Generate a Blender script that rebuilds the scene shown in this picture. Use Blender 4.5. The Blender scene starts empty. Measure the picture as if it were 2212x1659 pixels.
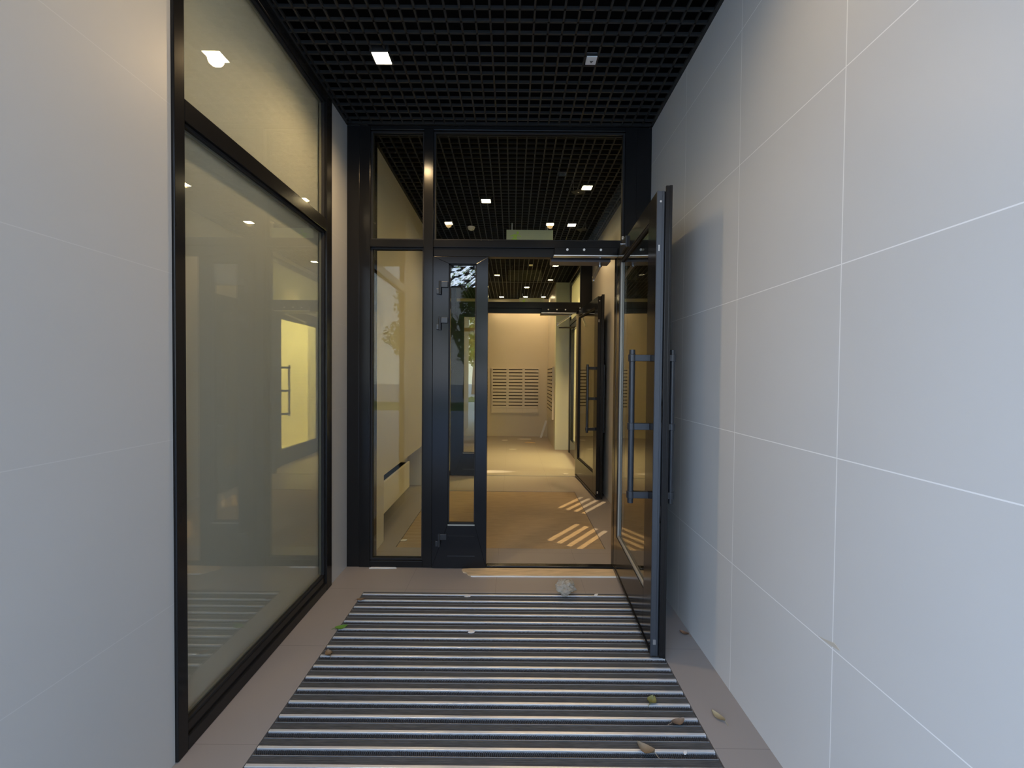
import bpy, bmesh, math, random
from mathutils import Vector, Matrix, noise

random.seed(7)
sc = bpy.context.scene
PI = math.pi

# ------------------------------------------------------------------ camera, sky, light, exposure
CAM_H = 1.4369
F_PX = 905.76
PITCH, YAW, ROLL = -0.0190, -0.0005, 0.0086
cam_d = bpy.data.cameras.new('camera')
cam = bpy.data.objects.new('camera', cam_d)
sc.collection.objects.link(cam)
cam_d.sensor_width = 36.0
cam_d.sensor_fit = 'HORIZONTAL'
cam_d.lens = F_PX / 2212.0 * 36.0
cam_d.clip_start = 0.02
fw = Vector((math.sin(YAW) * math.cos(PITCH), math.cos(YAW) * math.cos(PITCH), math.sin(PITCH)))
rt = Vector((math.cos(YAW), -math.sin(YAW), 0))
up = rt.cross(fw)
rt2 = rt * math.cos(ROLL) + up * math.sin(ROLL)
up2 = up * math.cos(ROLL) - rt * math.sin(ROLL)
cam.matrix_world = Matrix(((rt2.x, up2.x, -fw.x, 0), (rt2.y, up2.y, -fw.y, 0),
                           (rt2.z, up2.z, -fw.z, CAM_H), (0, 0, 0, 1)))
sc.camera = cam

sc.view_settings.view_transform = 'Standard'
sc.view_settings.look = 'None'
sc.view_settings.gamma = 1.0
sc.view_settings.use_curve_mapping = False
sc.view_settings.exposure = 0.0
sc.cycles.max_bounces = 12
sc.cycles.transparent_max_bounces = 40
sc.cycles.glossy_bounces = 6
sc.cycles.diffuse_bounces = 5
sc.cycles.sample_clamp_indirect = 6.0
sc.cycles.caustics_reflective = False

SKY_STRENGTH = 4.8
world = bpy.data.worlds.new('sky')
sc.world = world
world.use_nodes = True
wn = world.node_tree
wn.nodes.clear()
w_out = wn.nodes.new('ShaderNodeOutputWorld')
w_bg = wn.nodes.new('ShaderNodeBackground')
w_ramp = wn.nodes.new('ShaderNodeValToRGB')
w_sep = wn.nodes.new('ShaderNodeSeparateXYZ')
w_tc = wn.nodes.new('ShaderNodeTexCoord')
wn.links.new(w_tc.outputs['Generated'], w_sep.inputs[0])
wn.links.new(w_sep.outputs[2], w_ramp.inputs[0])
w_ramp.color_ramp.elements[0].position = 0.0
w_ramp.color_ramp.elements[0].color = (0.84, 0.92, 1.0, 1)
w_ramp.color_ramp.elements[1].position = 0.7
w_ramp.color_ramp.elements[1].color = (0.32, 0.55, 1.0, 1)
wn.links.new(w_ramp.outputs[0], w_bg.inputs[0])
w_bg.inputs[1].default_value = SKY_STRENGTH
wn.links.new(w_bg.outputs[0], w_out.inputs[0])

SUN_STRENGTH = 3.5
sun_d = bpy.data.lights.new('sun', 'SUN')
sun_d.energy = SUN_STRENGTH
sun_d.angle = 0.009
sun_d.color = (1.0, 0.86, 0.66)
sun = bpy.data.objects.new('sun', sun_d)
sc.collection.objects.link(sun)
sun.location = (0, 20, 12)
sun.rotation_euler = Vector((-0.25, -1.0, -0.50)).to_track_quat('-Z', 'Y').to_euler()

LAMP_COLOR = (1.0, 0.68, 0.33)
LAMP_W = {'porch': 62.0, 'porch_near': 18.0, 'vestibule': 24.0, 'lobby': 52.0, 'lobby_fill': 230.0, 'lobby_end': 10.0}
LENS_EMIT = 60.0
HALL_GLOW_W = 110.0

# ------------------------------------------------------------------ helpers
ORG = {}


class MB:
    """collects shapes in world (or local) metres and links them as ONE mesh object"""

    def __init__(self):
        self.v = []
        self.f = []

    def quad(self, *pts):
        n = len(self.v)
        self.v += [Vector(p) for p in pts]
        self.f.append(tuple(range(n, n + len(pts))))
        return self

    def box(self, x0, x1, y0, y1, z0, z1):
        if x0 > x1: x0, x1 = x1, x0
        if y0 > y1: y0, y1 = y1, y0
        if z0 > z1: z0, z1 = z1, z0
        n = len(self.v)
        self.v += [Vector(p) for p in ((x0, y0, z0), (x1, y0, z0), (x1, y1, z0), (x0, y1, z0),
                                       (x0, y0, z1), (x1, y0, z1), (x1, y1, z1), (x0, y1, z1))]
        for q in ((0, 3, 2, 1), (4, 5, 6, 7), (0, 1, 5, 4), (1, 2, 6, 5), (2, 3, 7, 6), (3, 0, 4, 7)):
            self.f.append(tuple(n + i for i in q))
        return self

    def cyl(self, p0, p1, r, n=14, r1=None, cap=True):
        p0, p1 = Vector(p0), Vector(p1)
        r1 = r if r1 is None else r1
        d = (p1 - p0).normalized()
        a = d.orthogonal().normalized()
        b = d.cross(a)
        k = len(self.v)
        for p, rr in ((p0, r), (p1, r1)):
            for i in range(n):
                t = 2 * PI * i / n
                self.v.append(p + a * (rr * math.cos(t)) + b * (rr * math.sin(t)))
        for i in range(n):
            j = (i + 1) % n
            self.f.append((k + i, k + j, k + n + j, k + n + i))
        if cap:
            self.f.append(tuple(k + i for i in reversed(range(n))))
            self.f.append(tuple(k + n + i for i in range(n)))
        return self

    def tube(self, pts, r, n=8):
        for a, b in zip(pts[:-1], pts[1:]):
            self.cyl(a, b, r, n)
        return self

    def prism(self, outline, axis, a0, a1):
        """outline: list of 2D points; extruded along axis ('x','y','z') from a0 to a1"""
        k = len(self.v)
        m = len(outline)
        for a in (a0, a1):
            for (u, w) in outline:
                if axis == 'x': self.v.append(Vector((a, u, w)))
                elif axis == 'y': self.v.append(Vector((u, a, w)))
                else: self.v.append(Vector((u, w, a)))
        for i in range(m):
            j = (i + 1) % m
            self.f.append((k + i, k + j, k + m + j, k + m + i))
        self.f.append(tuple(k + i for i in reversed(range(m))))
        self.f.append(tuple(k + m + i for i in range(m)))
        return self

    def build(self, name, mat, parent=None, bevel=0.0, smooth=False, world=True):
        org = Vector((0, 0, 0))
        if parent is not None and world:
            org = ORG.get(parent, Vector((0, 0, 0)))
        me = bpy.data.meshes.new(name)
        me.from_pydata([tuple(p - org) for p in self.v], [], self.f)
        bm = bmesh.new()
        bm.from_mesh(me)
        bmesh.ops.recalc_face_normals(bm, faces=bm.faces)
        bm.to_mesh(me)
        bm.free()
        if smooth:
            for p in me.polygons:
                p.use_smooth = True
        me.materials.append(mat)
        o = bpy.data.objects.new(name, me)
        sc.collection.objects.link(o)
        if parent is not None:
            o.parent = parent
            ORG[o] = org
        else:
            ORG[o] = Vector((0, 0, 0))
        if bevel > 0:
            b = o.modifiers.new('bevel', 'BEVEL')
            b.width = bevel
            b.segments = 2
            b.limit_method = 'ANGLE'
            b.angle_limit = math.radians(50)
        return o


def tag(o, label=None, cat=None, group=None, kind=None):
    if label: o['label'] = label
    if cat: o['category'] = cat
    if group: o['group'] = group
    if kind: o['kind'] = kind
    return o


def thing(name, loc, label, cat, group=None, kind=None, rotz=0.0):
    o = bpy.data.objects.new(name, None)
    o.empty_display_size = 0.1
    sc.collection.objects.link(o)
    o.location = loc
    o.rotation_euler = (0, 0, rotz)
    ORG[o] = Vector(loc)
    return tag(o, label, cat, group, kind)


def center_origin(o, p):
    """moves the origin of a single-mesh object to p without moving the mesh"""
    p = Vector(p)
    for v in o.data.vertices:
        v.co -= p
    o.location = p
    return o


def copy_tree(o, parent=None):
    c = o.copy()
    sc.collection.objects.link(c)
    if parent is not None:
        c.parent = parent
    for ch in [x for x in o.children]:
        copy_tree(ch, c)
    return c


# ------------------------------------------------------------------ materials
def new_mat(name):
    m = bpy.data.materials.new(name)
    m.use_nodes = True
    nt = m.node_tree
    nt.nodes.clear()
    out = nt.nodes.new('ShaderNodeOutputMaterial')
    return m, nt, out


def principled(nt, out, col, rough=0.5, metal=0.0, spec=0.5):
    b = nt.nodes.new('ShaderNodeBsdfPrincipled')
    b.inputs['Base Color'].default_value = (*col, 1)
    b.inputs['Roughness'].default_value = rough
    b.inputs['Metallic'].default_value = metal
    b.inputs['Specular IOR Level'].default_value = spec
    nt.links.new(b.outputs[0], out.inputs[0])
    return b


def add_noise(nt, b, col, scale, amount, coord='Object', stretch=None, bump=0.0, detail=4):
    tc = nt.nodes.new('ShaderNodeTexCoord')
    src = tc.outputs[coord]
    if stretch:
        mp = nt.nodes.new('ShaderNodeMapping')
        mp.inputs['Scale'].default_value = stretch
        nt.links.new(src, mp.inputs[0])
        src = mp.outputs[0]
    nz = nt.nodes.new('ShaderNodeTexNoise')
    nz.inputs['Scale'].default_value = scale
    nz.inputs['Detail'].default_value = detail
    nt.links.new(src, nz.inputs['Vector'])
    mx = nt.nodes.new('ShaderNodeMix')
    mx.data_type = 'RGBA'
    mx.inputs['A'].default_value = (*[c * (1 - amount) for c in col], 1)
    mx.inputs['B'].default_value = (*[min(1, c * (1 + amount)) for c in col], 1)
    nt.links.new(nz.outputs['Fac'], mx.inputs['Factor'])
    nt.links.new(mx.outputs['Result'], b.inputs['Base Color'])
    if bump > 0:
        bp = nt.nodes.new('ShaderNodeBump')
        bp.inputs['Strength'].default_value = bump
        bp.inputs['Distance'].default_value = 0.002
        nt.links.new(nz.outputs['Fac'], bp.inputs['Height'])
        nt.links.new(bp.outputs[0], b.inputs['Normal'])
    return mx


def simple(name, col, rough=0.5, metal=0.0, spec=0.5, noise_scale=0, amount=0.1, bump=0.0, stretch=None):
    m, nt, out = new_mat(name)
    b = principled(nt, out, col, rough, metal, spec)
    if noise_scale:
        add_noise(nt, b, col, noise_scale, amount, stretch=stretch, bump=bump)
    return m


def tiled(name, col, grout, lines, width, rough=0.4, spec=0.5, grout_mix=1.0, var=0.05):
    """lines: list of (axis index, offset, pitch): joints of large-format tiles"""
    m, nt, out = new_mat(name)
    b = principled(nt, out, col, rough, 0, spec)
    mx = add_noise(nt, b, col, 1.3, var, detail=5)
    tc = nt.nodes.new('ShaderNodeTexCoord')
    sp = nt.nodes.new('ShaderNodeSeparateXYZ')
    nt.links.new(tc.outputs['Object'], sp.inputs[0])
    prev = None
    for ax, off, pitch in lines:
        s = nt.nodes.new('ShaderNodeMath'); s.operation = 'SUBTRACT'
        nt.links.new(sp.outputs[ax], s.inputs[0]); s.inputs[1].default_value = off
        d = nt.nodes.new('ShaderNodeMath'); d.operation = 'PINGPONG'
        nt.links.new(s.outputs[0], d.inputs[0]); d.inputs[1].default_value = pitch / 2
        c = nt.nodes.new('ShaderNodeMath'); c.operation = 'LESS_THAN'
        nt.links.new(d.outputs[0], c.inputs[0]); c.inputs[1].default_value = width / 2
        if prev is None:
            prev = c
        else:
            q = nt.nodes.new('ShaderNodeMath'); q.operation = 'MAXIMUM'
            nt.links.new(prev.outputs[0], q.inputs[0]); nt.links.new(c.outputs[0], q.inputs[1])
            prev = q
    f = nt.nodes.new('ShaderNodeMath'); f.operation = 'MULTIPLY'
    nt.links.new(prev.outputs[0], f.inputs[0]); f.inputs[1].default_value = grout_mix
    m2 = nt.nodes.new('ShaderNodeMix'); m2.data_type = 'RGBA'
    nt.links.new(f.outputs[0], m2.inputs['Factor'])
    nt.links.new(mx.outputs['Result'], m2.inputs['A'])
    m2.inputs['B'].default_value = (*grout, 1)
    nt.links.new(m2.outputs['Result'], b.inputs['Base Color'])
    # very fine matt grain
    nz = nt.nodes.new('ShaderNodeTexNoise'); nz.inputs['Scale'].default_value = 400
    nt.links.new(tc.outputs['Object'], nz.inputs['Vector'])
    bp = nt.nodes.new('ShaderNodeBump'); bp.inputs['Strength'].default_value = 0.05
    bp.inputs['Distance'].default_value = 0.001
    nt.links.new(nz.outputs['Fac'], bp.inputs['Height'])
    nt.links.new(bp.outputs[0], b.inputs['Normal'])
    return m


def glass(name, tint, r0=0.06, rough=0.0):
    """pane: mirror reflection rising towards grazing, the rest passes straight through with a tint"""
    m, nt, out = new_mat(name)
    lw = nt.nodes.new('ShaderNodeLayerWeight'); lw.inputs['Blend'].default_value = 0.5
    pw = nt.nodes.new('ShaderNodeMath'); pw.operation = 'POWER'; pw.inputs[1].default_value = 5
    nt.links.new(lw.outputs['Facing'], pw.inputs[0])
    ma = nt.nodes.new('ShaderNodeMath'); ma.operation = 'MULTIPLY_ADD'
    nt.links.new(pw.outputs[0], ma.inputs[0]); ma.inputs[1].default_value = 1 - r0; ma.inputs[2].default_value = r0
    tr = nt.nodes.new('ShaderNodeBsdfTransparent'); tr.inputs[0].default_value = (*tint, 1)
    gl = nt.nodes.new('ShaderNodeBsdfGlossy'); gl.inputs['Roughness'].default_value = rough
    gl.inputs[0].default_value = (0.97, 0.98, 0.97, 1)
    mx = nt.nodes.new('ShaderNodeMixShader')
    nt.links.new(ma.outputs[0], mx.inputs[0]); nt.links.new(tr.outputs[0], mx.inputs[1]); nt.links.new(gl.outputs[0], mx.inputs[2])
    nt.links.new(mx.outputs[0], out.inputs[0])
    return m


def emitter(name, col, strength):
    m, nt, out = new_mat(name)
    e = nt.nodes.new('ShaderNodeEmission')
    e.inputs[0].default_value = (*col, 1); e.inputs[1].default_value = strength
    nt.links.new(e.outputs[0], out.inputs[0])
    return m


WALL = (0.60, 0.60, 0.58)
M = {}
M['wall_right'] = tiled('porcelain_right', WALL, (0.86, 0.86, 0.84), [(1, 1.2992, 0.6), (2, 1.19, 0.6)], 0.0036, rough=0.36, spec=0.5)
M['wall_left'] = tiled('porcelain_left', (0.51, 0.51, 0.49), (0.60, 0.60, 0.58), [(1, 0.95, 0.6), (2, 1.195, 0.6)], 0.0026, rough=0.45, spec=0.4, grout_mix=0.7)
M['wall_in_y'] = tiled('porcelain_inside_side', (0.62, 0.58, 0.50), (0.66, 0.62, 0.54), [(1, 3.1, 0.6), (2, 1.19, 0.6)], 0.0025, rough=0.34, spec=0.5, grout_mix=0.5)
M['wall_in_x'] = tiled('porcelain_inside_end', (0.64, 0.58, 0.45), (0.68, 0.62, 0.49), [(0, 0.05, 0.6), (2, 1.19, 0.6)], 0.0025, rough=0.40, spec=0.4, grout_mix=0.5)
M['hall'] = simple('cream_glow_hall', (0.80, 0.74, 0.56), 0.6)
M['pillar'] = simple('pillar_pale_green_light', (0.70, 0.74, 0.60), 0.4, noise_scale=2, amount=0.04)  # pale greenish light on the pillar is put into its base colour
M['floor'] = tiled('porcelain_floor', (0.30, 0.268, 0.242), (0.17, 0.15, 0.14), [(1, 1.598, 0.595), (0, -0.70, 0.6)], 0.0022, rough=0.42, spec=0.45, grout_mix=0.8, var=0.07)
M['black'] = simple('matt_black_plenum', (0.004, 0.004, 0.004), 0.9, spec=0.1)
M['grille'] = simple('black_lacquered_grille', (0.030, 0.029, 0.027), 0.5, spec=0.3)
M['grille_in'] = simple('black_lacquered_grille_inside', (0.014, 0.014, 0.014), 0.5, spec=0.3)
M['frame'] = simple('anthracite_aluminium', (0.0125, 0.0122, 0.0122), 0.17, metal=0.0, spec=0.22, noise_scale=30, amount=0.06)
M['leaf'] = simple('anthracite_leaf_aluminium', (0.0115, 0.0118, 0.0135), 0.15, spec=0.22, noise_scale=25, amount=0.06)
M['edge'] = simple('blue_grey_profile_edge', (0.060, 0.068, 0.080), 0.40, metal=0.35, spec=0.5, noise_scale=20, amount=0.08, stretch=(1, 1, 0.1))
M['handle'] = simple('dark_grey_handle_metal', (0.030, 0.034, 0.040), 0.32, metal=0.25, spec=0.5)
M['gasket'] = simple('black_rubber_gasket', (0.008, 0.008, 0.009), 0.7)
M['bead'] = simple('olive_spacer_bar', (0.30, 0.29, 0.23), 0.4, metal=0.3)
M['bead_pale'] = simple('pale_glazing_bead', (0.42, 0.42, 0.38), 0.4, metal=0.2)
M['chrome'] = simple('bright_steel', (0.75, 0.75, 0.76), 0.18, metal=1.0)
M['steel'] = simple('satin_steel', (0.62, 0.62, 0.62), 0.32, metal=0.9)
M['white_plastic'] = simple('white_plastic', (0.82, 0.82, 0.80), 0.35)
M['lip'] = simple('dull_aluminium_lip', (0.30, 0.30, 0.30), 0.5, metal=0.5)
M['alu'] = simple('ribbed_aluminium', (0.86, 0.87, 0.88), 0.42, metal=0.65, noise_scale=60, amount=0.12, stretch=(0.2, 4, 4))
M['brush'] = simple('black_bristle', (0.030, 0.027, 0.025), 0.6, noise_scale=90, amount=0.5)
M['insert'] = simple('charcoal_carpet_insert', (0.074, 0.071, 0.067), 0.75, noise_scale=22, amount=0.55, stretch=(1, 5, 1), bump=0.3)
M['mat_pit'] = simple('dark_pit', (0.015, 0.015, 0.015), 0.8)
M['brown_mat'] = simple('dusty_brown_ribbed_mat', (0.37, 0.275, 0.16), 0.85, noise_scale=7, amount=0.2, stretch=(1, 4, 1), bump=0.1)
M['clear'] = glass('clear_glass', (0.94, 0.955, 0.89), 0.035)
M['low'] = glass('low_reflection_glass', (0.94, 0.95, 0.90), 0.008)
M['coated'] = glass('coated_glass', (0.84, 0.83, 0.76), 0.10)
M['window'] = glass('window_glass', (0.97, 0.985, 0.97), 0.09)
M['lens'] = emitter('warm_lamp_lens', (1.0, 0.80, 0.52), LENS_EMIT)
M['cream'] = simple('cream_enamel', (0.74, 0.70, 0.58), 0.35)
M['slot'] = simple('dark_slot', (0.02, 0.012, 0.008), 0.7)
M['mailbox'] = simple('beige_powder_coat', (0.72, 0.66, 0.54), 0.45)
M['wood'] = simple('raw_split_wood', (0.62, 0.47, 0.28), 0.7, noise_scale=9, amount=0.45, stretch=(1, 8, 8), bump=0.4)
M['smear'] = simple('beige_adhesive', (0.52, 0.48, 0.40), 0.7)
M['paper'] = simple('dusty_white_paper', (0.72, 0.70, 0.66), 0.8)
M['plaster'] = simple('white_plaster', (0.80, 0.79, 0.76), 0.85)
M['sign_plate'] = simple('pale_green_acrylic', (0.70, 0.77, 0.58), 0.25, spec=0.6)
M['sign_mark'] = simple('yellow_green_print', (0.62, 0.92, 0.20), 0.5)
M['ink'] = simple('grey_print', (0.12, 0.12, 0.12), 0.6)
M['paver'] = tiled('pale_concrete_pavers', (0.52, 0.52, 0.53), (0.30, 0.30, 0.30), [(0, 0.0, 0.4), (1, 0.0, 0.4)], 0.012, rough=0.8, spec=0.2, var=0.12)
M['grass'] = simple('lawn_green', (0.10, 0.22, 0.035), 0.9, noise_scale=6, amount=0.5)
M['bark'] = simple('brown_bark', (0.10, 0.07, 0.045), 0.9, noise_scale=12, amount=0.4)
M['leafage'] = simple('tree_leaf_green', (0.20, 0.31, 0.045), 0.6, noise_scale=2, amount=0.6)


def frosted():
    m, nt, out = new_mat('frosted_beige_film')
    b = principled(nt, out, (0.585, 0.575, 0.51), 0.55, 0, 0.2)
    add_noise(nt, b, (0.585, 0.575, 0.51), 0.9, 0.06)
    t = nt.nodes.new('ShaderNodeBsdfTranslucent'); t.inputs[0].default_value = (0.66, 0.65, 0.59, 1)
    mx = nt.nodes.new('ShaderNodeMixShader'); mx.inputs[0].default_value = 0.35
    nt.links.new(b.outputs[0], mx.inputs[1]); nt.links.new(t.outputs[0], mx.inputs[2])
    nt.links.new(mx.outputs[0], out.inputs[0])
    return m


M['frosted'] = frosted()


def plastic_film():
    m, nt, out = new_mat('crumpled_clear_plastic')
    tr = nt.nodes.new('ShaderNodeBsdfTransparent'); tr.inputs[0].default_value = (0.86, 0.86, 0.82, 1)
    df = nt.nodes.new('ShaderNodeBsdfPrincipled')
    df.inputs['Base Color'].default_value = (0.56, 0.55, 0.50, 1)
    df.inputs['Roughness'].default_value = 0.22
    mx = nt.nodes.new('ShaderNodeMixShader'); mx.inputs[0].default_value = 0.45
    nt.links.new(tr.outputs[0], mx.inputs[1]); nt.links.new(df.outputs[0], mx.inputs[2])
    nt.links.new(mx.outputs[0], out.inputs[0])
    return m


M['plastic'] = plastic_film()
M['film'] = glass('crinkled_protective_film', (0.55, 0.58, 0.60), 0.16, 0.06)

# ------------------------------------------------------------------ the setting: measures in metres, y runs into the building
XL, XR = -1.2285, 1.011        # porch side walls
YP = 3.1055                    # outer glazed front
YV = 6.0                       # inner glazed front
VL, VR = -1.10, 1.13           # vestibule side walls
YB = 9.98                      # lobby end wall
CZ = 3.268                     # underside of the ceiling grille
TOP = 3.45
YO = -0.75                     # edge of the porch roof
MX0, MX1, MY0, MY1 = -0.972, 0.795, 0.93, 2.751    # porch mat
VX0, VX1, VY0, VY1 = -0.962, 0.79, 3.47, 5.20      # vestibule mat

fl = MB()
b = -0.12
for (x0, x1, y0, y1) in ((-2.6, MX0, YO, MY1), (MX1, 1.4, YO, MY1), (MX0, MX1, YO, MY0), (-2.6, 1.4, MY1, VY0),
                         (-2.6, VX0, VY0, VY1), (VX1, 1.4, VY0, VY1), (-2.6, 1.4, VY1, YB + 0.25)):
    fl.box(x0, x1, y0, y1, b, 0.0)
fl.box(MX0, MX1, MY0, MY1, b, -0.03).box(VX0, VX1, VY0, VY1, b, -0.022)
tag(fl.build('floor', M['floor']), 'taupe porcelain tile floor running from the porch into the lobby', 'floor', kind='structure')

tag(MB().box(XR, 1.40, -1.5, 3.18, 0, TOP).build('wall_right', M['wall_right']),
    'large pale grey tiled porch wall on the right with white joints', 'wall', kind='structure')
wl = MB().box(-1.55, XL, 0.25, 1.516, 0, TOP).box(-1.55, XL, 2.836, 3.18, 0, TOP)
tag(wl.build('wall_left', M['wall_left']), 'pale tiled porch pier beside the tall frosted window', 'wall', kind='structure')
# shop space behind the frosted window
sh = MB().box(-2.75, -2.6, 0.25, 3.2, 0, TOP).box(-2.6, -1.55, 0.25, 0.4, 0, TOP).box(-2.6, -1.55, 3.06, 3.2, 0, TOP)
tag(sh.build('wall_shop', M['wall_in_y']), 'plain wall behind the frosted side window', 'wall', kind='structure')

vl = tag(MB().box(-1.50, VL, 3.182, 3.60, 0, TOP).build('wall_vestibule_left', M['wall_in_y']), 'beige vestibule wall with a low niche for the convector', 'wall', kind='structure')
tag(MB().box(-1.50, VL, 3.60, 5.46, 0.572, TOP).build('wall_vestibule_left', M['wall_in_y']), 'upper part of the beige vestibule wall over the convector niche', 'wall', kind='structure')
tag(MB().box(-1.50, VL, 5.46, 6.1, 0, TOP).build('wall_vestibule_left', M['wall_in_y']), 'far end of the beige vestibule wall beside the inner front', 'wall', kind='structure')
tag(MB().box(-1.50, -1.36, 3.60, 5.46, 0, 0.572).build('wall_vestibule_left', M['wall_in_y']), 'back of the low niche in the vestibule wall', 'wall', kind='structure')
tag(MB().box(VR, 1.40, 3.182, 6.1, 0, TOP).build('wall_vestibule_right', M['wall_in_y']),
    'beige vestibule wall behind the open inner door', 'wall', kind='structure')
tag(MB().box(-2.6, 1.4, YB, YB + 0.2, 0, TOP).build('wall_back', M['wall_in_x']),
    'warm beige end wall of the lobby behind the mailboxes', 'wall', kind='structure')
tag(MB().box(-2.75, -2.6, 6.1, YB + 0.2, 0, TOP).box(-2.6, -1.5, 5.95, 6.1, 0, TOP).build('wall_lobby_left', M['wall_in_y']),
    'left wall of the lobby', 'wall', kind='structure')
rw = MB().box(0.845, 1.40, 8.42, YB, 0, TOP).box(1.10, 1.40, 7.98, 8.2, 0, TOP)
rw.box(1.10, 1.40, 6.1, 7.98, 3.20, TOP)
hl = MB().box(2.90, 3.05, 5.9, 8.6, -0.12, TOP).box(1.40, 2.90, 5.9, 6.06, -0.12, TOP).box(1.40, 2.90, 8.44, 8.6, -0.12, TOP).box(1.40, 2.90, 6.06, 8.44, -0.12, 0.0)  # added room stands in for the bright space behind the side door
tag(hl.build('wall_glow_hall', M['hall']), 'cream hall added beyond the lobby side door for the yellow glow mirrored in the frosted window', 'wall', kind='structure')
for k, hy in enumerate((6.55, 7.5)):
    hd = bpy.data.lights.new('hall_glow_light', 'AREA'); hd.energy = HALL_GLOW_W; hd.size = 0.6; hd.color = (1.0, 0.84, 0.42)  # unseen area lights added for the yellow glow mirrored in the side window
    ho = bpy.data.objects.new('hall_glow_light', hd); sc.collection.objects.link(ho); ho.location = (2.2, hy, 3.30)
tag(rw.build('wall_lobby_right', M['wall_in_y']), 'right lobby wall with a projecting pale corner', 'wall', kind='structure')

tag(MB().box(0.845, 1.40, 8.2, 8.42, 0, TOP).build('wall_pillar', M['pillar']), 'pillar with pale green light put into its colour at the corner beside the side mailboxes', 'pillar', kind='structure')
tag(MB().box(-4.2, 4.2, YO, YB + 0.4, TOP, 6.5).build('ceiling', M['black']),
    'black void above the open cell ceiling', 'ceiling', kind='structure')
# end wall of the roof edge
tag(MB().box(XL - 0.3, 1.4, YO, YO + 0.05, CZ - 0.02, TOP).build('trim_fascia', M['frame']),
    'dark fascia at the outer edge of the porch roof', 'trim', kind='structure')


pl = MB()  # black plates added so the lit wall tops above the grille stay dark
for (x0, x1, y0, y1) in ((XL, XR, YO + 0.06, YP), (VL, VR, 3.185, YV), (-2.6, 1.10, 6.08, 8.2), (-2.6, 0.845, 8.2, YB)):
    for q in ((x0, x0 + 0.004, y0, y1), (x1 - 0.004, x1, y0, y1), (x0, x1, y0, y0 + 0.004), (x0, x1, y1 - 0.004, y1)):
        pl.box(q[0], q[1], q[2], q[3], CZ + 0.018, TOP)
tag(pl.build('plenum_darkening', M['black']), 'black lining added to keep the void above the open cell ceiling dark', 'ceiling lining', kind='structure')


def grille(name, x0, x1, y0, y1, label, mat='grille_in'):
    m = MB()
    gw, h, pitch = 0.0050, 0.016, 0.0757
    k = math.ceil((x0 + 0.205) / pitch)
    while -0.205 + k * pitch < x1:
        x = -0.205 + k * pitch
        m.box(x - gw, x + gw, y0, y1, CZ, CZ + h)
        k += 1
    k = math.ceil((y0 - 3.039) / pitch)
    while 3.039 + k * pitch < y1:
        y = 3.039 + k * pitch
        m.box(x0, x1, y - gw, y + gw, CZ, CZ + h)
        k += 1
    # angle trim at the walls
    for (a, c, d, e) in ((x0, x0 + 0.02, y0, y1), (x1 - 0.02, x1, y0, y1), (x0, x1, y0, y0 + 0.02), (x0, x1, y1 - 0.02, y1)):
        m.box(a, c, d, e, CZ - 0.002, CZ + h)
    return tag(m.build(name, M[mat]), label, 'ceiling grille', kind='structure')


grille('ceiling_grille', XL, XR, YO + 0.05, YP, 'black open cell grille ceiling over the porch', 'grille')
grille('ceiling_grille', VL, VR, 3.19, YV, 'black open cell grille ceiling over the vestibule')
grille('ceiling_grille', -2.6, 1.10, 6.08, 8.2, 'black open cell grille ceiling over the front of the lobby')
grille('ceiling_grille', -2.6, 0.845, 8.2, YB, 'black open cell grille ceiling over the lobby end')

# ------------------------------------------------------------------ left window
w1 = thing('window_1', (XL, 2.17, 0), 'tall frosted beige side window in a black frame', 'window', kind='structure')
fx0, fx1 = XL - 0.075, XL + 0.010
WY0, WY1 = 1.518, 2.834
MB().box(fx0, fx1, WY0, 1.568, 0, CZ + 0.03).build('post', M['frame'], w1, bevel=0.003)
MB().box(fx0, fx1, 2.757, WY1, 0, CZ + 0.03).build('post', M['frame'], w1, bevel=0.003)
MB().box(fx0, fx1 - 0.001, 1.568, 2.757, 2.372, 2.452).build('transom_bar', M['frame'], w1, bevel=0.003)
MB().box(fx0, fx1 - 0.001, 1.568, 2.757, 3.208, CZ + 0.03).build('top_rail', M['frame'], w1, bevel=0.003)
MB().box(fx0, fx1 - 0.001, 1.568, 2.757, 0.0, 0.055).box(fx0, fx1 - 0.012, 1.568, 2.757, 0.055, 0.10).build('bottom_rail', M['frame'], w1, bevel=0.003)
for z0, z1 in ((0.10, 2.372), (2.452, 3.208)):
    bd = MB()
    xa, xb = XL - 0.035, XL - 0.006
    t = 0.011
    bd.box(xa, xb, 1.568, 1.568 + t, z0, z1).box(xa, xb, 2.757 - t, 2.757, z0, z1)
    bd.box(xa, xb, 1.568, 2.757, z0, z0 + t).box(xa, xb, 1.568, 2.757, z1 - t, z1)
    bo = bd.build('glazing_bead', M['gasket'], w1)
    sp = MB()
    xa, xb = XL - 0.034, XL - 0.022
    t = 0.020
    sp.box(xa, xb, 1.568, 1.568 + t, z0, z1).box(xa, xb, 2.757 - t, 2.757, z0, z1)
    sp.box(xa, xb, 1.568, 2.757, z0, z0 + t).box(xa, xb, 1.568, 2.757, z1 - t, z1)
    sp.build('spacer_bar', M['bead'], w1)
    MB().box(XL - 0.022, XL - 0.016, 1.568, 2.757, z0, z1).build('pane', M['window'], w1)
    MB().box(XL - 0.052, XL - 0.046, 1.568, 2.757, z0, z1).build('frosted_panel', M['frosted'], w1)

sl = bpy.data.lights.new('film_backlight', 'AREA'); sl.energy = 38; sl.size = 0.7; sl.color = (1.0, 0.90, 0.74)  # unseen area light added to brighten the frosted film from behind
so = bpy.data.objects.new('film_backlight', sl); sc.collection.objects.link(so); so.location = (-2.15, 2.0, 3.3)

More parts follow.
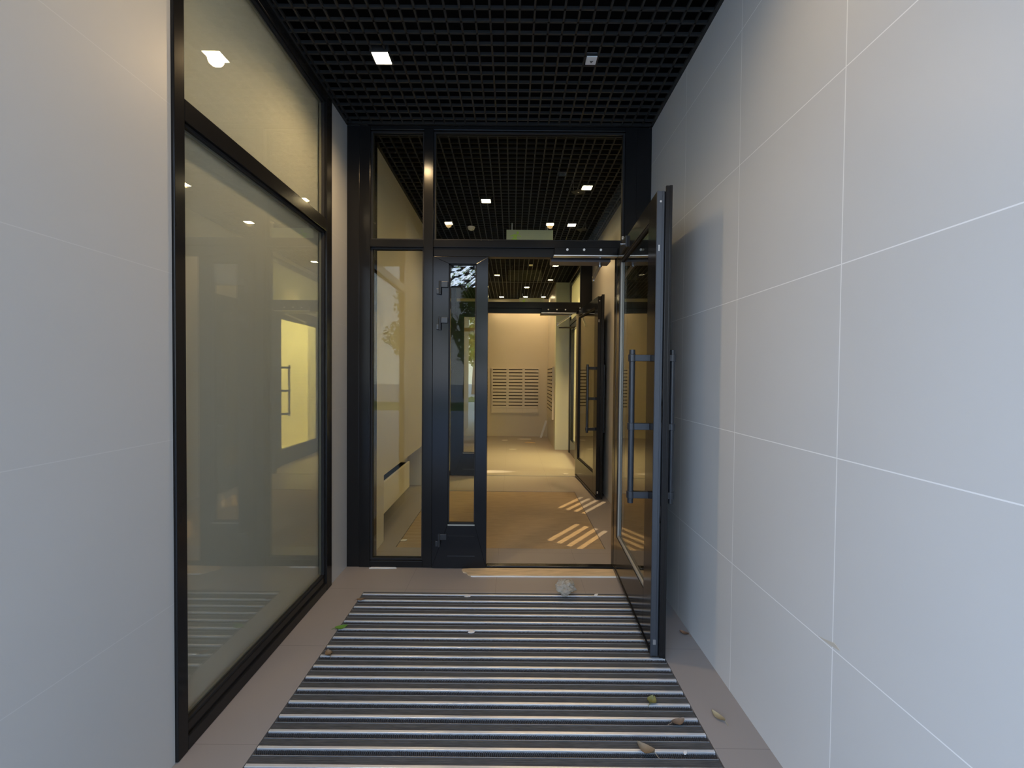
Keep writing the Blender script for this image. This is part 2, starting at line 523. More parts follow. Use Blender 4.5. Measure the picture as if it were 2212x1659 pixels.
# ------------------------------------------------------------------ glazed fronts (fixed frames)
def pane_with_bead(parent, x0, x1, z0, z1, y, mat, bead=0.012, beadmat='gasket'):
    m = MB()
    for yy0, yy1 in ((y - 0.018, y - 0.005), (y + 0.009, y + 0.022)):
        m.box(x0, x0 + bead, yy0, yy1, z0, z1).box(x1 - bead, x1, yy0, yy1, z0, z1)
        m.box(x0 + bead, x1 - bead, yy0, yy1, z0, z0 + bead).box(x0 + bead, x1 - bead, yy0, yy1, z1 - bead, z1)
    p = MB().box(x0, x1, y - 0.004, y + 0.004, z0, z1).build('pane', M[mat], parent)
    m.build('glazing_bead', M[beadmat], p)
    return p


w2 = thing('window_2', (-0.1, YP, 0), 'black framed glazed front between porch and vestibule', 'glazed partition', kind='structure')
D0, D1 = YP, YP + 0.075
MB().box(XL + 0.001, -1.135, D0 + 0.004, D1 + 0.09, 0, CZ - 0.003).box(-1.135, -1.055, D0, D1 + 0.09, 0, CZ - 0.003).build('jamb', M['frame'], w2, bevel=0.003)
MB().box(0.816, 0.90, D0, D1, 0, CZ - 0.003).box(0.90, XR - 0.002, D0 + 0.004, D1, 0, CZ - 0.003).build('jamb', M['frame'], w2, bevel=0.003)
MB().box(-0.661, -0.590, D0 - 0.004, D1, 0.002, 3.24).build('mullion', M['frame'], w2, bevel=0.003)
MB().box(-1.055, 0.816, D0, D1, 3.234, CZ - 0.003).build('top_rail', M['frame'], w2, bevel=0.004)
MB().box(-1.055, -0.661, D0, D1, 2.381, 2.436).box(-0.590, 0.816, D0, D1, 2.381, 2.436).build('transom_bar', M['frame'], w2, bevel=0.003)
MB().box(-0.590, 0.816, D0 + 0.012, D1, 2.318, 2.381).build('door_head', M['frame'], w2, bevel=0.002)
MB().box(0.766, 0.816, D0 + 0.012, D1, 0, 2.318).build('door_jamb', M['frame'], w2, bevel=0.002)
MB().box(-0.590, -0.555, D0 + 0.012, D1, 0.0, 2.318).build('door_jamb', M['frame'], w2, bevel=0.002)
MB().box(-1.055, -0.661, D0, D1, 0.0, 0.048).build('bottom_rail', M['frame'], w2, bevel=0.003)
MB().box(-0.183, 0.766, D0 + 0.002, D0 + 0.030, 0.0, 0.016).build('threshold', M['frame'], w2, bevel=0.003)
MB().box(-0.183, 0.766, D0 + 0.034, D0 + 0.07, 0.0, 0.008).build('threshold_strip', M['frame'], w2, bevel=0.002)
pane_with_bead(w2, -1.055, -0.661, 0.048, 2.381, D0 + 0.04, 'clear')
pane_with_bead(w2, -1.055, -0.661, 2.436, 3.234, D0 + 0.04, 'clear')
pane_with_bead(w2, -0.590, 0.816, 2.436, 3.234, D0 + 0.04, 'clear')

w3 = thing('window_3', (0.0, YV, 0), 'black framed glazed front between vestibule and lobby', 'glazed partition', kind='structure')
E0, E1 = YV, YV + 0.075
MB().box(VL + 0.001, -1.0, E0, E1, 0, CZ - 0.003).build('jamb', M['frame'], w3, bevel=0.003)
MB().box(0.975, VR - 0.002, E0, E1, 0, CZ - 0.003).build('jamb', M['frame'], w3, bevel=0.003)
MB().box(-0.875, -0.822, E0, E1, 0.0, 3.24).build('mullion', M['frame'], w3, bevel=0.003)
MB().box(-1.0, 0.975, E0, E1, 3.234, CZ - 0.003).build('top_rail', M['frame'], w3, bevel=0.003)
MB().box(-1.0, -0.875, E0, E1, 2.405, 2.487).box(-0.822, 0.975, E0, E1, 2.405, 2.487).build('transom_bar', M['frame'], w3, bevel=0.003)
MB().box(-0.822, 0.975, E0 + 0.012, E1, 2.338, 2.405).build('door_head', M['frame'], w3, bevel=0.002)
MB().box(0.92, 0.975, E0 + 0.012, E1, 0, 2.338).build('door_jamb', M['frame'], w3, bevel=0.002)
MB().box(-1.0, -0.875, E0, E1, 0, 0.048).build('bottom_rail', M['frame'], w3, bevel=0.002)
MB().box(-0.35, 0.92, E0 + 0.002, E0 + 0.03, 0, 0.004).build('threshold', M['lip'], w3, bevel=0.001)
pane_with_bead(w3, -1.0, -0.875, 0.048, 2.405, E0 + 0.04, 'clear')
pane_with_bead(w3, -1.0, -0.875, 2.487, 3.234, E0 + 0.04, 'clear')
pane_with_bead(w3, -0.822, 0.975, 2.487, 3.234, E0 + 0.04, 'clear')


# ------------------------------------------------------------------ doors
def fixed_leaf(name, x0, x1, gx0, gx1, y, z1, label, pane_mat, hinges=True):
    t = thing(name, (x0, y, 0), label, 'door', kind='structure')
    z0, gz0, gz1 = 0.006, 0.334, z1 - 0.052
    ya, yb = y - 0.012, y + 0.05
    # mitred front frame: four bars
    MB().prism([(x0, z0), (gx0, gz0), (gx0, gz1), (x0, z1)], 'y', ya, yb).build('stile', M['leaf'], t, bevel=0.002)
    MB().prism([(x1, z0), (x1, z1), (gx1, gz1), (gx1, gz0)], 'y', ya, yb).build('stile', M['leaf'], t, bevel=0.002)
    MB().prism([(x0, z1), (gx0, gz1), (gx1, gz1), (x1, z1)], 'y', ya, yb).build('top_rail', M['leaf'], t, bevel=0.002)
    kp = MB().prism([(x0, z0), (x1, z0), (gx1, gz0), (gx0, gz0)], 'y', ya, yb).build('kick_panel', M['leaf'], t, bevel=0.002)
    MB().box(gx0, gx1, ya - 0.003, ya, 0.094, 0.100).build('seam', M['handle'], kp)
    MB().box(gx0, gx1, ya - 0.001, ya, 0.245, 0.248).build('seam', M['gasket'], kp)
    pn = MB().box(gx0 - 0.005, gx1 + 0.005, y + 0.015, y + 0.023, gz0 - 0.005, gz1 + 0.005).build('pane', M[pane_mat], t)
    bd = MB()
    for a in ((gx0, gx0 + 0.008, gz0, gz1), (gx1 - 0.008, gx1, gz0, gz1), (gx0, gx1, gz0, gz0 + 0.008), (gx0, gx1, gz1 - 0.008, gz1)):
        bd.box(a[0], a[1], ya + 0.012, y + 0.014, a[2], a[3])
    bd.build('glazing_bead', M['gasket'], pn)
    MB().box(gx0, gx1, ya - 0.002, ya + 0.010, gz0 - 0.010, gz0 - 0.001).build('sill_bead', M['bead_pale'], t)
    if hinges:
        film = MB()
        nx, nz = 14, 14
        for i in range(nx + 1):
            for j in range(nz + 1):
                px, pz = gx0 + 0.002 + (gx1 - gx0 - 0.004) * i / nx, 2.088 + (gz1 - 2.090) * j / nz
                film.v.append(Vector((px, y + 0.0105 + 0.0035 * noise.noise(Vector((px * 30, 0, pz * 30))), pz)))
        for i in range(nx):
            for j in range(nz):
                q = i * (nz + 1) + j
                film.f.append((q, q + nz + 1, q + nz + 2, q + 1))
        fo = film.build('protective_film', M['film'], pn)
        sm = fo.modifiers.new('thickness', 'SOLIDIFY'); sm.thickness = 0.0006
        for hz in (2.085, 1.825, 0.225):
            h = MB().cyl((x0 + 0.055, ya - 0.012, hz - 0.055), (x0 + 0.055, ya - 0.012, hz + 0.042), 0.0105, 14).build('hinge', M['handle'], t, smooth=False)
            MB().box(x0 + 0.060, x0 + 0.112, ya - 0.016, ya, hz - 0.004, hz + 0.038).build('hinge_flap', M['handle'], h, bevel=0.002)
            MB().box(x0 + 0.028, x0 + 0.050, ya - 0.016, ya, hz - 0.052, hz - 0.014).build('hinge_flap', M['handle'], h, bevel=0.002)
    return t


fixed_leaf('door_2', -0.588, -0.183, -0.470, -0.270, YP - 0.004, 2.309, 'closed narrow black door leaf with a slim glass strip beside the doorway', 'low')
fixed_leaf('door_4', -0.822, -0.350, -0.700, -0.470, YV - 0.004, 2.336, 'closed narrow inner door leaf seen through the glass of the outer one', 'coated', hinges=False)


def open_leaf(name, hinge, ang, W, label, out_gap, edge='edge'):
    t = thing(name, (hinge[0], hinge[1], 0), label, 'door', kind='structure', rotz=ang)
    H0, H1 = 0.016, 2.368
    T = 0.058
    a, c = 0.100, W - 0.150           # glass from a to c along the width
    g0, g1 = 0.285, 2.262
    kw = dict(parent=t, world=False)
    MB().box(0, a, 0, T, H0, H1).build('hinge_stile', M['leaf'], bevel=0.002, **kw)
    MB().box(c, W - 0.004, 0, T, H0, H1).build('lock_stile', M['leaf'], bevel=0.002, **kw)
    MB().box(a, c, 0, T, g1, H1).build('top_rail', M['leaf'], bevel=0.002, **kw)
    kp = MB().box(a, c, 0, T, H0, g0).build('kick_panel', M['leaf'], bevel=0.002, **kw)
    MB().box(0.02, W - 0.02, -0.006, 0, 0.03, 0.045).build('drip_strip', M['leaf'], kp, world=False)
    # outer rebate flange, a little larger than the leaf
    MB().box(-0.0, W + 0.016, T, T + 0.014, H0 - 0.004, H1 + 0.022).box(W + 0.004, W + 0.016, T - 0.018, T + 0.001, H0, H1 + 0.02).build('rebate_flange', M['frame'], bevel=0.002, **kw)
    # front edge profile with grooves
    e = MB().box(W - 0.004, W, 0.0, T - 0.021, H0, H1).box(W, W + 0.003, 0.002, 0.008, H0, H1).box(W, W + 0.003, 0.027, 0.032, H0, H1)
    eo = e.build('edge_profile', M[edge], **kw)
    MB().cyl((W, 0.018, 2.315), (W + 0.004, 0.018, 2.315), 0.0055, 12).build('screw', M['chrome'], eo, world=False)
    MB().box(W, W + 0.002, 0.011, 0.015, 2.07, 2.10).build('strike_mark', M['white_plastic'], eo, world=False)
    MB().box(W, W + 0.004, 0.012, 0.026, 0.075, 0.10).build('edge_guide', M['steel'], eo, world=False)
    MB().tube([(W + 0.003, 0.043 + 0.006 * math.sin(k * 0.9) * (1 if k > 3 else 0.3), 1.72 - 0.085 * k) for k in range(14)], 0.0028, 6).build('loose_seal', M['gasket'], smooth=True, **kw)
    pn = MB().box(a - 0.004, c + 0.004, T / 2 - 0.011, T / 2 - 0.003, g0 - 0.004, g1 + 0.004).build('pane', M['coated'], **kw)
    bd = MB()
    for (q0, q1, w0, w1) in ((a, a + 0.014, g0, g1), (a, c, g0, g0 + 0.014)):
        bd.box(q0, q1, 0.006, T / 2 - 0.012, w0, w1)
    MB().box(c - 0.014, c, 0.006, T / 2 - 0.012, g0, g1).box(a, c, 0.006, T / 2 - 0.012, g1 - 0.014, g1).build('shaded_bead', M['gasket'], pn, world=False)
    bd.build('glazing_bead', M['bead_pale' if edge == 'edge' else 'gasket'], pn, world=False)
    # pull handles, one on each face, three clamps each
    hx = W - 0.085
    for side, yb, yf in (('in', -0.092, 0.0), ('out', T + 0.014 + out_gap, T + 0.014)):
        r = 0.0155 if side == 'in' else 0.0135
        h = MB().cyl((hx, yb, 0.775), (hx, yb, 1.580), r, 20).build('handle', M['handle'], smooth=False, **kw)
        for z in (1.537, 1.178, 0.818):
            s = MB().box(hx - 0.016, hx + 0.016, min(yb, yf), max(yb, yf), z - 0.017, z + 0.017)
            s.cyl((hx, yb, z - 0.0185), (hx, yb, z + 0.0185), r + 0.005, 20)
            s.build('clamp', M['handle'], h, bevel=0.002, world=False)
    # counter plate of the magnetic lock with its bolts
    pl = MB().box(0.16, 0.34, -0.014, 0, 2.290, 2.362).build('armature_plate', M['handle'], bevel=0.002, **kw)
    MB().cyl((0.25, -0.030, 2.335), (0.25, -0.014, 2.335), 0.009, 14).build('bolt', M['chrome'], pl, world=False)
    MB().cyl((0.25, -0.014, 2.362), (0.25, -0.014, 2.385), 0.009, 14).build('bolt', M['chrome'], pl, world=False)
    return t


ang1 = math.atan2(2.112 - 3.098, 0.716 - 0.764)
door1 = open_leaf('door_1', (0.764, 3.098), ang1, 0.985, 'tall glazed outer door standing open against the right porch wall', 0.044)
ang2 = math.atan2(4.864 - 5.99, 0.985 - 0.915)
door3 = open_leaf('door_3', (0.915, 5.99), ang2, 1.125, 'glazed inner door standing open into the vestibule', 0.034, 'frame')

# side door of the lobby
d5 = thing('door_5', (1.10, 7.0, 0), 'dark framed glazed side door on the right of the lobby, next to the pale pillar', 'door', kind='structure')
MB().box(1.075, 1.16, 7.88, 7.979, 0, 3.198).box(1.075, 1.16, 6.101, 6.18, 0, 3.198).box(1.075, 1.16, 6.18, 7.88, 2.40, 2.48).box(1.075, 1.16, 6.18, 7.88, 3.12, 3.198).build('frame', M['frame'], d5, bevel=0.002)
MB().box(1.075, 1.16, 6.35, 6.42, 0, 2.40).build('mullion', M['frame'], d5, bevel=0.002)
MB().box(1.10, 1.108, 6.18, 6.35, 0.05, 2.40).build('side_pane', M['clear'], d5)
MB().box(1.10, 1.112, 6.18, 7.88, 2.48, 3.12).build('transom_pane', M['frosted'], d5)
MB().box(1.085, 1.145, 6.425, 6.50, 0.012, 2.395).box(1.085, 1.145, 7.76, 7.875, 0.012, 2.395).box(1.085, 1.145, 6.50, 7.76, 0.012, 0.26).box(1.085, 1.145, 6.50, 7.76, 2.29, 2.395).build('leaf_frame', M['leaf'], d5, bevel=0.002)
MB().box(1.112, 1.120, 6.50, 7.76, 0.26, 2.29).build('pane', M['clear'], d5)
hn = MB().cyl((1.02, 6.60, 0.775), (1.02, 6.60, 1.58), 0.015, 14).build('handle', M['handle'], d5)
hc = MB()
for z in (1.537, 1.178, 0.818):
    hc.box(1.02, 1.09, 6.47, 6.50, z - 0.015, z + 0.015).box(1.005, 1.035, 6.47, 6.615, z - 0.015, z + 0.015)
hc.build('clamp', M['handle'], hn)
ar = MB().cyl((1.08, 7.70, 2.33), (0.84, 7.62, 2.32), 0.010, 8).cyl((0.84, 7.62, 2.32), (1.085, 7.40, 2.31), 0.010, 8).build('closer_arm', M['gasket'], d5)

# ------------------------------------------------------------------ magnetic locks and door closers on the heads
def maglock(x0, x1, y, z0, z1, label, cap_r):
    t = thing('magnetic_lock', ((x0 + x1) / 2, y, z0), label, 'door lock', group='magnetic locks over the doorways')
    MB().box(x0, x1, y - 0.045, y, z0, z1).build('body', M['frame'], t, bevel=0.003)
    for k in range(3):
        cx = x0 + 0.093 + 0.122 * k
        MB().cyl((cx, y - 0.050, z1 - 0.019), (cx, y - 0.045, z1 - 0.019), cap_r, 18).build('cap', M['white_plastic'], t)
    MB().box(x0 - 0.005, x1, y - 0.048, y - 0.002, z0 - 0.008, z0).build('bottom_strip', M['steel'], t, bevel=0.001)
    return t


maglock(0.30, 0.762, YP + 0.011, 2.322, 2.379, 'black magnetic lock with three white caps over the outer doorway', 0.0085)
maglock(0.41, 0.90, YV + 0.011, 2.342, 2.403, 'black magnetic lock with three white caps over the inner doorway', 0.010)


def closer(x0, x1, y, z, arm, label, col):
    t = thing('door_closer', ((x0 + x1) / 2, y, z), label, 'door closer', group='door closers over the doorways')
    MB().box(x0, x1, y, y + 0.115, z - 0.075, z).build('body', M[col], t, bevel=0.004)
    a = MB().cyl(arm[0], arm[1], 0.012, 12).build('arm', M['lip' if col == 'closer' else 'alu'], t)
    MB().cyl((arm[0][0], arm[0][1], z - 0.098), (arm[0][0], arm[0][1], z - 0.074), 0.017, 16).build('spindle', M['chrome'], t)
    MB().cyl((arm[1][0], arm[1][1], arm[1][2] - 0.02), (arm[1][0], arm[1][1], arm[1][2] + 0.02), 0.015, 14).build('joint', M['chrome'], a)
    return t


M['closer'] = simple('bronze_grey_enamel', (0.16, 0.135, 0.125), 0.45, metal=0.2)
M['closer_grey'] = simple('grey_enamel', (0.20, 0.185, 0.165), 0.45, metal=0.2)
closer(0.285, 0.735, YP + 0.076, 2.378, ((0.665, YP + 0.13, 2.288), (0.68, 3.56, 2.262)), 'bronze grey door closer over the outer doorway with its arm hanging loose', 'closer')
closer(0.40, 0.86, YV + 0.076, 2.403, ((0.835, YV + 0.13, 2.318), (0.690, 6.45, 2.235)), 'grey door closer over the inner doorway with a bright loose arm', 'closer_grey')

# ------------------------------------------------------------------ porch mat
pm = thing('entrance_mat', ((MX0 + MX1) / 2, MY1, -0.03), 'large sunken entrance mat of aluminium rails and black brushes', 'mat')
x0, x1 = MX0 + 0.004, MX1 - 0.004
MB().box(x0, x1, MY0 + 0.004, MY1 - 0.004, -0.0295, -0.020).build('base', M['mat_pit'], pm)
MB().box(x0, x1, 2.733, MY1 - 0.004, -0.020, -0.001).build('edge_strip', M['insert'], pm)
yc0 = 2.7225
P = 0.0757
rail = MB().box(x0, x1, yc0 - 0.006, yc0 + 0.006, -0.020, 0.0015).build('rail', M['alu'], pm, bevel=0.0008)
lip = MB().box(x0, x1, yc0 - 0.0345, yc0 - 0.0320, -0.020, -0.0005).build('lip', M['lip'], pm)
br = MB().box(x0, x1, yc0 - 0.031, yc0 - 0.0075, -0.020, -0.009)
n = int((x1 - x0) / 0.0075)
for row, (ya, yb) in enumerate(((yc0 - 0.0195, yc0 - 0.008), (yc0 - 0.031, yc0 - 0.0195))):
    for i in range(n):
        xa = x0 + 0.0075 * (i + (0.5 if row else 0.0))
        if xa + 0.0075 > x1: continue
        k = len(br.v)
        lean = 0.004 if row else -0.004
        br.v += [Vector((xa, ya, -0.009)), Vector((xa + 0.0055, ya, -0.009)), Vector((xa + 0.0055, yb, -0.009)), Vector((xa, yb, -0.009)),
                 Vector((xa + 0.0027 + lean, (ya + yb) / 2 + 0.002, 0.0005 + random.uniform(-0.0012, 0.001)))]
        br.f += [(k, k + 1, k + 4), (k + 1, k + 2, k + 4), (k + 2, k + 3, k + 4), (k + 3, k, k + 4)]
br = br.build('brush_strip', M['brush'], pm)
ins = MB().box(x0, x1, yc0 - 0.0665, yc0 - 0.036, -0.020, -0.0025)
for k in range(4):
    yy = yc0 - 0.039 - 0.0075 * k
    ins.box(x0, x1, yy - 0.0045, yy, -0.0025, -0.0012)
ins = ins.build('insert_strip', M['insert'], pm)
for k in range(1, 23):
    for src in (rail, lip, br, ins):
        c = src.copy()
        c.parent = pm
        c.location = (0, -P * k, 0)
        sc.collection.objects.link(c)

# brown vestibule mat
vm = MB().box(VX0 + 0.004, VX1 - 0.004, VY0 + 0.004, VY1 - 0.004, -0.021, -0.004)
yy = VY0 + 0.01
while yy < VY1 - 0.02:
    vm.box(VX0 + 0.004, VX1 - 0.004, yy, yy + 0.0165, -0.004, -0.0028)
    yy += 0.019
o = vm.build('vestibule_mat', M['brown_mat'])
center_origin(o, ((VX0 + VX1) / 2, VY0, -0.021))
tag(o, 'dusty brown ribbed mat sunk in the vestibule floor', 'mat')

# ------------------------------------------------------------------ convector in the niche
cv = thing('convector_heater', (-1.23, 4.06, 0.24), 'cream convector heater in the low niche of the vestibule wall', 'heater')
MB().box(-1.36, -1.125, 3.64, 4.505, 0.245, 0.495).build('body', M['slot'], cv, bevel=0.003)
MB().box(-1.124, -1.102, 3.612, 4.515, 0.232, 0.508).build('front_panel', M['cream'], cv, bevel=0.004)
g = MB()
for k in range(40):
    yk = 3.66 + 0.021 * k
    g.box(-1.345, -1.135, yk, yk + 0.006, 0.495, 0.501)
g.build('top_grille', M['gasket'], cv)

# ------------------------------------------------------------------ ceiling lamps
def spot(parent, power, size=2.35, blend=0.9, color=LAMP_COLOR, radius=0.03):
    d = bpy.data.lights.new('lamp_light', 'SPOT')
    d.energy = power
    d.color = color
    d.spot_size = size
    d.spot_blend = blend
    d.shadow_soft_size = radius
    l = bpy.data.objects.new('lamp_light', d)
    sc.collection.objects.link(l)
    l.parent = parent
    l.location = (0, 0, -0.012)
    return l


lamp_proto = None
LAMPS = [
    (-0.768, 2.454, 'porch', 'lit square ceiling lamp over the left of the porch, nearest the side window', 'porch ceiling lamps'),
    (-0.780, 1.220, 'porch_near', 'lit square ceiling lamp of the porch mirrored left of centre in the top glass', 'porch ceiling lamps'),
    (0.440, 1.215, 'porch_near', 'lit square ceiling lamp of the porch mirrored right of centre in the top glass', 'porch ceiling lamps'),
    (-0.290, 4.423, 'vestibule', 'lit vestibule ceiling lamp left of the exit sign', 'vestibule ceiling lamps'),
    (0.707, 4.092, 'vestibule', 'lit vestibule ceiling lamp at the upper right, nearest the outer front', 'vestibule ceiling lamps'),
    (0.702, 5.097, 'vestibule', 'lit vestibule ceiling lamp just right of the exit sign', 'vestibule ceiling lamps'),
    (0.283, 8.668, 'lobby', 'lit lobby ceiling lamp in the middle above the doorway', 'lobby ceiling lamps'),
    (0.290, 9.700, 'lobby_end', 'lit lobby ceiling lamp over the top edge of the far exit sign', 'lobby ceiling lamps'),
    (-0.263, 9.750, 'lobby_end', 'lit lobby ceiling lamp in the far left, beside the end wall', 'lobby ceiling lamps'),
    (0.700, 9.700, 'lobby_end', 'lit lobby ceiling lamp in the far right, near the mailbox corner', 'lobby ceiling lamps'),
    (0.740, 6.850, 'lobby_fill', 'added lobby lamp just inside the inner doorway, hidden behind the door closer', 'lobby ceiling lamps'),  # hidden lamp added to brighten the lobby floor and the pillar
]
for (x, y, zone, label, group) in LAMPS:
    if lamp_proto is None:
        lamp_proto = thing('ceiling_lamp', (x, y, CZ), label, 'ceiling lamp', group)
        s = 0.046
        hb = MB().box(-s - 0.008, s + 0.008, -s - 0.008, -s, -0.006, 0.03).box(-s - 0.008, s + 0.008, s, s + 0.008, -0.006, 0.03)
        hb.box(-s - 0.008, -s, -s, s, -0.006, 0.03).box(s, s + 0.008, -s, s, -0.006, 0.03).box(-s, s, -s, s, 0.012, 0.03)
        hb.build('housing', M['grille'], lamp_proto, world=False)
        MB().box(-s, s, -s, s, -0.002, 0.004).build('lens', M['lens'], lamp_proto, world=False)
        t = lamp_proto
    else:
        t = copy_tree(lamp_proto)
        t.location = (x, y, CZ)
        tag(t, label, 'ceiling lamp', group)
    d = bpy.data.lights.new('lamp_light', 'SPOT')
    d.energy = LAMP_W[zone]
    d.color = LAMP_COLOR if zone[:5] != 'lobby' else (1.0, 0.66, 0.29)
    d.spot_size = 2.6 if zone != 'lobby_fill' else 1.5
    d.spot_blend = 0.9
    d.shadow_soft_size = 0.035
    l = bpy.data.objects.new('lamp_light', d)
    sc.collection.objects.link(l)
    l.location = (x, y, CZ - 0.02)

# added fin masks and unseen spots throw the slanted bright stripes on the floor
def striped(lx, ly, px, py, power, label):
    src = Vector((lx, ly, CZ - 0.012))
    d = Vector((px, py, 0)) - src
    t = thing('stripe_mask', (lx, ly, CZ - 0.13), label, 'stripe mask', 'added stripe masks under the vestibule ceiling')
    c = src + d * (0.1 / abs(d.z))
    s = Vector((0.609, 0.793, 0)); q = Vector((-0.793, 0.609, 0))
    pit, hw = 0.0030, 0.0080
    for k in range(-2, 3):
        o0 = c + q * (pit * k)
        w = pit * 0.26
        m = MB()
        pts = [o0 - s * hw - q * w, o0 + s * hw - q * w, o0 + s * hw + q * w, o0 - s * hw + q * w]
        m.prism([(p.x, p.y) for p in pts], 'z', c.z - 0.0006, c.z + 0.0006)
        m.build('fin', M['gasket'], t)
    m = MB()
    for (a0, a1, b0, b1) in ((hw, 0.05, -0.05, 0.05), (-0.05, -hw, -0.05, 0.05), (-hw, hw, 0.0066, 0.05), (-hw, hw, -0.05, -0.0066)):
        pts = [c + s * a0 + q * b0, c + s * a1 + q * b0, c + s * a1 + q * b1, c + s * a0 + q * b1]
        m.prism([(p.x, p.y) for p in pts], 'z', c.z - 0.0008, c.z + 0.0008)
    m.cyl((c.x + 0.045, c.y, c.z), (c.x + 0.045, c.y, CZ + 0.02), 0.003, 8).cyl((c.x - 0.045, c.y, c.z), (c.x - 0.045, c.y, CZ + 0.02), 0.003, 8)
    m.build('frame', M['grille'], t)
    dl = bpy.data.lights.new('stripe_light', 'SPOT'); dl.energy = power; dl.color = (1.0, 0.74, 0.42)
    dl.spot_size = 0.42; dl.spot_blend = 0.15; dl.shadow_soft_size = 0.00012
    l = bpy.data.objects.new('stripe_light', dl); sc.collection.objects.link(l)
    l.location = src
    l.rotation_euler = d.to_track_quat('-Z', 'Y').to_euler()


striped(0.60, 3.95, 0.61, 3.77, 420.0, 'small dark fin mask added for the floor stripes, near the outer front')
striped(0.80, 4.95, 0.80, 4.68, 420.0, 'small dark fin mask added for the floor stripes, right of the exit sign')
dl = bpy.data.lights.new('streak_light', 'SPOT'); dl.energy = 1100; dl.color = (1.0, 0.82, 0.5); dl.spot_size = 0.085; dl.spot_blend = 0.5; dl.shadow_soft_size = 0.01  # unseen spot added to lay a bright streak on the lobby floor
l = bpy.data.objects.new('streak_light', dl); sc.collection.objects.link(l)
l.location = (-2.4, 6.17, 0.62)
l.rotation_euler = (Vector((-0.30, 6.27, 0)) - l.location).to_track_quat('-Z', 'Y').to_euler()

# small white plate in the porch grille
ap = thing('ceiling_plate', (0.441, 2.462, CZ), 'small white square plate with a grey triangle in the porch ceiling grille', 'ceiling plate')
MB().box(0.411, 0.471, 2.430, 2.494, CZ - 0.004, CZ + 0.02).build('plate', M['white_plastic'], ap, bevel=0.002)
MB().prism([(0.432, 2.462), (0.454, 2.462), (0.443, 2.480)], 'z', CZ - 0.0055, CZ - 0.0035).build('triangle_mark', M['ink'], ap)

sd = thing('smoke_detector', (-0.521, 5.204, CZ), 'small white disc detector on the vestibule ceiling, left of the exit sign', 'smoke detector')
MB().cyl((-0.521, 5.204, CZ - 0.03), (-0.521, 5.204, CZ), 0.036, 20, 0.048).build('body', M['white_plastic'], sd)
MB().cyl((-0.521, 5.204, CZ - 0.04), (-0.521, 5.204, CZ - 0.03), 0.018, 16).build('sensor', M['white_plastic'], sd)
cd = thing('ceiling_plate', (0.292, 6.943, CZ), 'small white plate on the lobby ceiling just inside the inner doorway', 'ceiling plate')
MB().box(0.262, 0.322, 6.90, 6.985, CZ - 0.006, CZ + 0.01).build('plate', M['white_plastic'], cd, bevel=0.002)


# exit signs
def exit_sign(x0, x1, y, z0, z1, label):
    t = thing('exit_sign', ((x0 + x1) / 2, y, z0), label, 'exit sign', group='hanging exit signs')
    MB().box(x0, x1, y - 0.006, y + 0.006, z0, z1).build('plate', M['sign_plate'], t, bevel=0.002)
    MB().box(x0 + 0.06, x0 + 0.075, y - 0.004, y + 0.004, z1, CZ + 0.01).build('hanger', M['steel'], t)
    MB().box(x1 - 0.075, x1 - 0.06, y - 0.004, y + 0.004, z1, CZ + 0.01).build('hanger', M['steel'], t)
    s = (z1 - z0)
    ox, oz = x0 + 0.05, z0
    yy0, yy1 = y - 0.0075, y - 0.006
    m = MB()
    m.cyl((ox + 0.085, yy0, oz + 0.80 * s), (ox + 0.085, yy1, oz + 0.80 * s), 0.09 * s, 14)
    for pts in ([(0.04, 0.70), (0.085, 0.68), (0.07, 0.40), (0.03, 0.42)], [(0.03, 0.44), (0.065, 0.42), (0.105, 0.25), (0.085, 0.22)],
                [(0.03, 0.44), (0.05, 0.40), (-0.005, 0.16), (-0.025, 0.20)], [(0.075, 0.68), (0.085, 0.62), (0.125, 0.50), (0.128, 0.56)],
                [(0.045, 0.70), (0.05, 0.62), (0.0, 0.52), (-0.005, 0.58)]):
        m.prism([(ox + px, oz + pz * s) for px, pz in pts], 'y', yy0, yy1)
    m.build('running_figure', M['sign_mark'], t)
    return t


exit_sign(-0.085, 0.475, 5.08, 3.02, 3.195, 'pale green exit sign hung in the vestibule above the inner doors')
exit_sign(0.14, 0.70, 9.38, 3.015, 3.18, 'pale green exit sign hung deep in the lobby')

# ------------------------------------------------------------------ mailboxes
def mailbox(name_label, loc, rotz):
    t = thing('mailbox_cabinet', loc, name_label, 'mailboxes', group='beige mailbox cabinets in the lobby', rotz=rotz)
    w, h, dep = 0.376, 1.075, 0.034
    kw = dict(parent=t, world=False)
    MB().box(0, w, 0.012, dep, 0, h).box(0, 0.010, 0, 0.012, 0, h).box(w - 0.010, w, 0, 0.012, 0, h).box(0.01, w - 0.01, 0, 0.012, h - 0.022, h).box(0.01, w - 0.01, 0.0, 0.012, 0, 0.012).build('body', M['mailbox'], **kw)
    MB().box(0.014, w - 0.014, -0.002, 0.012, 0.016, 0.118).build('bottom_panel', M['mailbox'], **kw)
    p = 0.0775
    for k in range(12):
        z0 = 0.122 + p * k
        d = MB().box(0.014, w - 0.014, -0.003, 0.010, z0, z0 + p - 0.004)
        d = d.build('door', M['mailbox'], **kw)
        MB().box(0.040, w - 0.016, -0.0042, -0.0028, z0 + p - 0.026, z0 + p - 0.006).build('mail_slot', M['slot'], d, world=False)
        MB().cyl((0.026, -0.007, z0 + 0.03), (0.026, -0.003, z0 + 0.03), 0.006, 10).build('lock', M['steel'], d, world=False)
    return t


